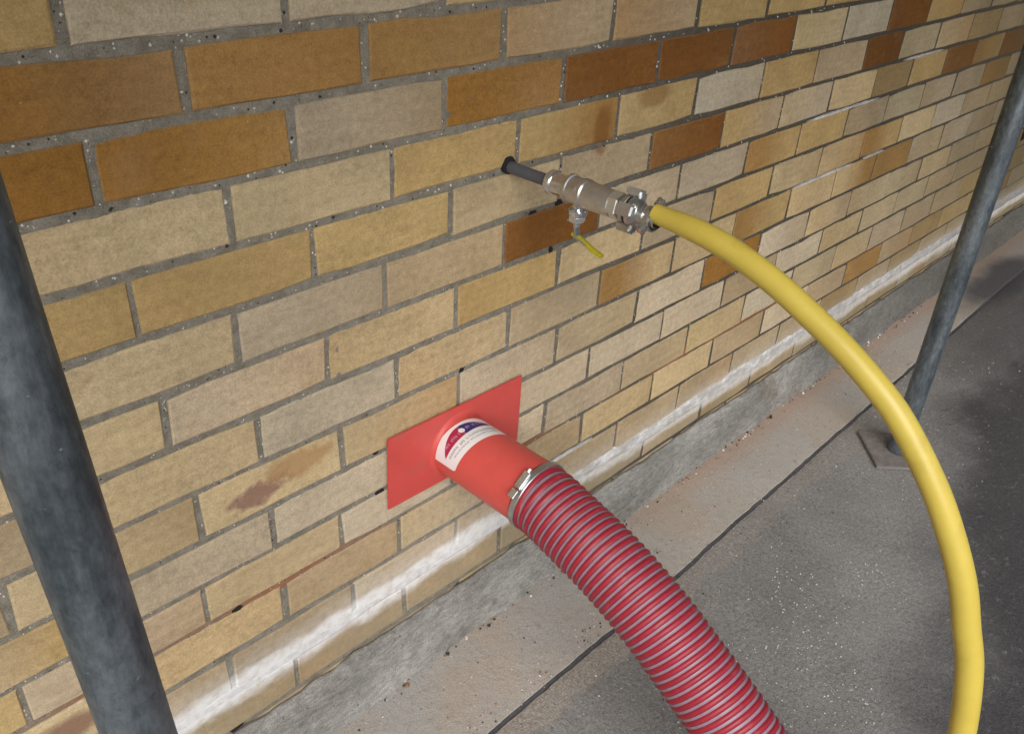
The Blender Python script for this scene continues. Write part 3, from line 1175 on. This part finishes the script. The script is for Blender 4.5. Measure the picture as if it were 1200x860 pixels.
rad = Vector((math.cos(a), 0, math.sin(a)))
tan = Vector((-math.sin(a), 0, math.cos(a)))
mb.lathe([(0, .0001), (0, .0034), (.005, .0034), (.006, .003), (.007, .0001)], 24, cc + rad * .0598 - tan * .019, tan, up=rad, ngon=6)
mb.build('clamp_screw', MAT['steel'], clamp)

# ------------------------------------------------------------------ air valve on the upper pipe
VX, VZ = .5826, GZ - .2940
valve = thing('ball_valve', 'silver ball valve with yellow lever on a grey pipe coming out of the wall', 'valve', (VX, 0, VZ))
mb = MB()
n = 17
vs = [(VX - .0022 + (.0118 + rnd.uniform(-.0012, .0022)) * math.cos(6.2832 * t / n), -.0022, VZ + .0022 + (.0120 + rnd.uniform(-.0012, .0020)) * math.sin(6.2832 * t / n)) for t in range(n)]
vs += [(a, .006, c) for a, b, c in vs]
mb.add(vs, [tuple(range(n))] + [(t, (t + 1) % n, n + (t + 1) % n, n + t) for t in range(n)])
mb.build('hole_shade_patch', MAT['hole_shade'], valve)  # flat black patch painted as the dark round the pipe
mb = MB()
mb.lathe([(-.03, .0086), (.095, .0086)], 36, (VX, 0, VZ - .0005), (0, -1, 0))
mb.build('inlet_pipe', MAT['grey_pipe'], valve, smooth=True)
mb = MB()
mb.lathe([(.078, .0090), (.078, .0150), (.080, .0168), (.083, .0172), (.087, .0172), (.0885, .0164), (.090, .0150), (.112, .0150), (.114, .0156)], 48, (VX, 0, VZ), (0, -1, 0))
mb.build('union_collar', MAT['chrome'], valve, smooth=True, angle=35)
mb = MB()
mb.lathe([(.112, .0150), (.1125, .0190), (.1145, .0204), (.1195, .0204), (.1205, .0186), (.134, .0184), (.1365, .0188), (.1385, .0205), (.1445, .0205), (.1465, .0188),
          (.155, .0186), (.178, .0180), (.190, .0176), (.1905, .0130)], 56, (VX, 0, VZ), (0, -1, 0))
mb.build('valve_body', MAT['cast'], valve, smooth=True, angle=35)
mb = MB()
mb.lathe([(.016, .0075), (.024, .0075), (.024, .0125), (.0255, .0134), (.030, .0134), (.0325, .0125), (.0335, .0085), (.035, .0085), (.035, .0100), (.0405, .0100), (.042, .0090),
          (.042, .0050), (.049, .0048), (.050, .0001)], 36, (VX, -.132, VZ), (0, 0, -1), up=(0, 1, 0))
stem = mb.build('stem_nut', MAT['chrome'], valve, smooth=True, angle=30)
mb = MB()
mb.lathe([(.0335, .0001), (.0335, .0112), (.0348, .0120), (.0400, .0120), (.0412, .0112), (.0412, .0001)], 36, (VX, -.132, VZ), (0, 0, -1), up=(0, 1, 0), ngon=6)
mb.build('hex_nut', MAT['chrome'], stem, smooth=True, angle=25)
# lever: bent steel strip with a yellow sleeve


def strip_path(pts, wd, th, mb, wdir=Vector((1, 0, 0))):
    vs, fs = [], []
    n = len(pts)
    for i, p in enumerate(pts):
        t = (Vector(pts[min(n - 1, i + 1)]) - Vector(pts[max(0, i - 1)])).normalized()
        nn = t.cross(wdir).normalized()
        for (a, b) in ((-1, -1), (-.8, -1.25), (.8, -1.25), (1, -1), (1, 1), (.8, 1.25), (-.8, 1.25), (-1, 1)):
            vs.append(Vector(p) + wdir * (a * wd / 2) + nn * (b * th / 2))
    for i in range(n - 1):
        for j in range(8):
            fs.append((i * 8 + j, i * 8 + (j + 1) % 8, (i + 1) * 8 + (j + 1) % 8, (i + 1) * 8 + j))
    fs += [tuple(range(8)), tuple((n - 1) * 8 + j for j in range(8))]
    mb.add(vs, fs)


mb = MB()
lv = [(VX, y, VZ + z) for y, z in ((-.118, -.0425), (-.126, -.0432), (-.1315, -.0445), (-.1330, -.0500), (-.1335, -.0560), (-.1345, -.0610), (-.1375, -.0640), (-.146, -.0660), (-.155, -.069))]
strip_path(lv, .0100, .0024, mb)
lever = mb.build('lever', MAT['steel'], valve)
mb = MB()
lv = [(VX + dx, y, VZ + z) for dx, y, z in ((0, -.1275, -.0600), (0, -.1330, -.0622), (0, -.1385, -.0640), (0, -.146, -.0665), (0, -.154, -.0690), (0, -.163, -.0730), (.001, -.173, -.0765), (.002, -.179, -.0785))]
strip_path(lv, .0085, .0036, mb)
mb.build('lever_grip', MAT['yellow_grip'], lever, smooth=True, angle=50)

# ------------------------------------------------------------------ yellow air hose with claw coupling
air = thing('air_hose', 'smooth yellow air hose arching from the valve down to the ground', 'hose', (VX, -.2, VZ))
YP = [(-.256, -.2870), (-.298, -.2885), (-.338, -.2925), (-.381, -.3015), (-.431, -.3180), (-.471, -.3350), (-.526, -.3620), (-.579, -.3945), (-.612, -.4210), (-.652, -.4640), (-.684, -.5060),
      (-.723, -.5720), (-.746, -.6300), (-.762, -.6700), (-.776, -.7230), (-.788, -.7850), (-.806, -.90), (-.838, -1.02), (-.91, -1.105), (-1.02, -1.140), (-1.2, -1.1445), (-1.8, -1.1445), (-2.8, -1.1445)]
path = smooth_path([(a, b + GZ) for a, b in YP], .006)
fr = sweep_rows(path, VX, 40)
mb = MB()
vs = []
n = 40
for i, (c, sx, nn) in enumerate(fr):
    s = i * .006
    r_ = .0152 - .0026 * math.exp(-(s / .045) ** 2)
    for j in range(n):
        a = 2 * math.pi * j / n
        vs.append(c + (sx * math.cos(a) + nn * math.sin(a)) * r_)
fs = [(i * n + j, i * n + (j + 1) % n, (i + 1) * n + (j + 1) % n, (i + 1) * n + j) for i in range(len(fr) - 1) for j in range(n)]
fs += [tuple(range(n)), tuple((len(fr) - 1) * n + j for j in range(n))]
mb.add(vs, fs)
mb.build('hose_tube', MAT['yellow'], air, smooth=True, angle=60)

mb = MB()       # hex tail and claw head on the valve side, then the hose-side head
O = (VX, 0, VZ)
mb.lathe([(.1885, .0100), (.1885, .0176), (.190, .0186), (.203, .0186), (.2045, .0176), (.2045, .0150)], 48, O, (0, -1, 0), up=(1, 0, .3), ngon=6)
mb.build('hex_tail', MAT['chrome'], air, smooth=True, angle=25)
mb = MB()
mb.lathe([(.203, .0130), (.206, .0145), (.209, .0185), (.213, .0200), (.217, .0200), (.2185, .0180), (.2185, .0150)], 48, O, (0, -1, 0))
mb.lathe([(.220, .0150), (.220, .0185), (.2225, .0205), (.227, .0205), (.230, .0185), (.234, .0150), (.238, .0128), (.246, .0126), (.2475, .0142), (.251, .0142), (.2525, .0128), (.262, .0120)], 48, O, (0, -1, 0))
head = mb.build('claw_coupling', MAT['nickel'], air, smooth=True, angle=35)
mb = MB()
mb.lathe([(.2178, .0145), (.2178, .0190), (.2208, .0190), (.2208, .0145)], 40, O, (0, -1, 0))
mb.build('seal_ring', MAT['rubber'], head, smooth=True, angle=35)


def claw(th, d0, d1, rad0, hook, name='claw_lug', mat='nickel'):
    """hooked lug standing off the coupling head"""
    a = math.radians(th)
    rad = Vector((math.cos(a), 0, math.sin(a)))
    tan = Vector((-math.sin(a), 0, math.cos(a)))
    ax_ = Vector((0, -1, 0))
    rm = Matrix((tan, ax_, rad)).transposed()
    mb = MB()
    mid = Vector(O) + ax_ * ((d0 + d1) / 2)
    mb.box(mid + rad * (rad0 + .004), (.0170, d1 - d0, .0110), rm, bev=.0028)
    tip = d1 if hook > 0 else d0
    mb.box(Vector(O) + ax_ * (tip - .003 * hook) + rad * (rad0 + .0005), (.0150, .0068, .0105), rm, bev=.0022)
    mb.build(name, MAT[mat], head, smooth=True, angle=40)


claw(70, .206, .231, .0190, 1, mat='chrome')
claw(250, .206, .231, .0190, 1)
claw(160, .211, .238, .0190, -1, mat='chrome')
claw(-20, .211, .238, .0190, -1)
# clamp ferrule with ears over the hose end
mb = MB()
mb.lathe([(.243, .0125), (.243, .0152), (.245, .0160), (.2555, .0160), (.2575, .0152), (.2575, .0128)], 44, (VX, 0, VZ + .003), (0, -1, -.02))
fer = mb.build('hose_ferrule', MAT['nickel'], air, smooth=True, angle=35)
for th in (35, 215):
    mb = MB()
    a = math.radians(th)
    rad = Vector((math.cos(a), 0, math.sin(a)))
    tan = Vector((-math.sin(a), 0, math.cos(a)))
    rm = Matrix((tan, Vector((0, -1, 0)), rad)).transposed()
    mb.box(Vector((VX, -.250, VZ + .002)) + rad * .0205, (.011, .0125, .0130), rm, bev=.0025)
    mb.lathe([(-.008, .0001), (-.008, .0036), (.008, .0036), (.008, .0001)], 18, Vector((VX, -.250, VZ + .002)) + rad * .0225, tan, up=rad, ngon=6)
    mb.build('ferrule_lug', MAT['nickel'], fer, smooth=True, angle=40)
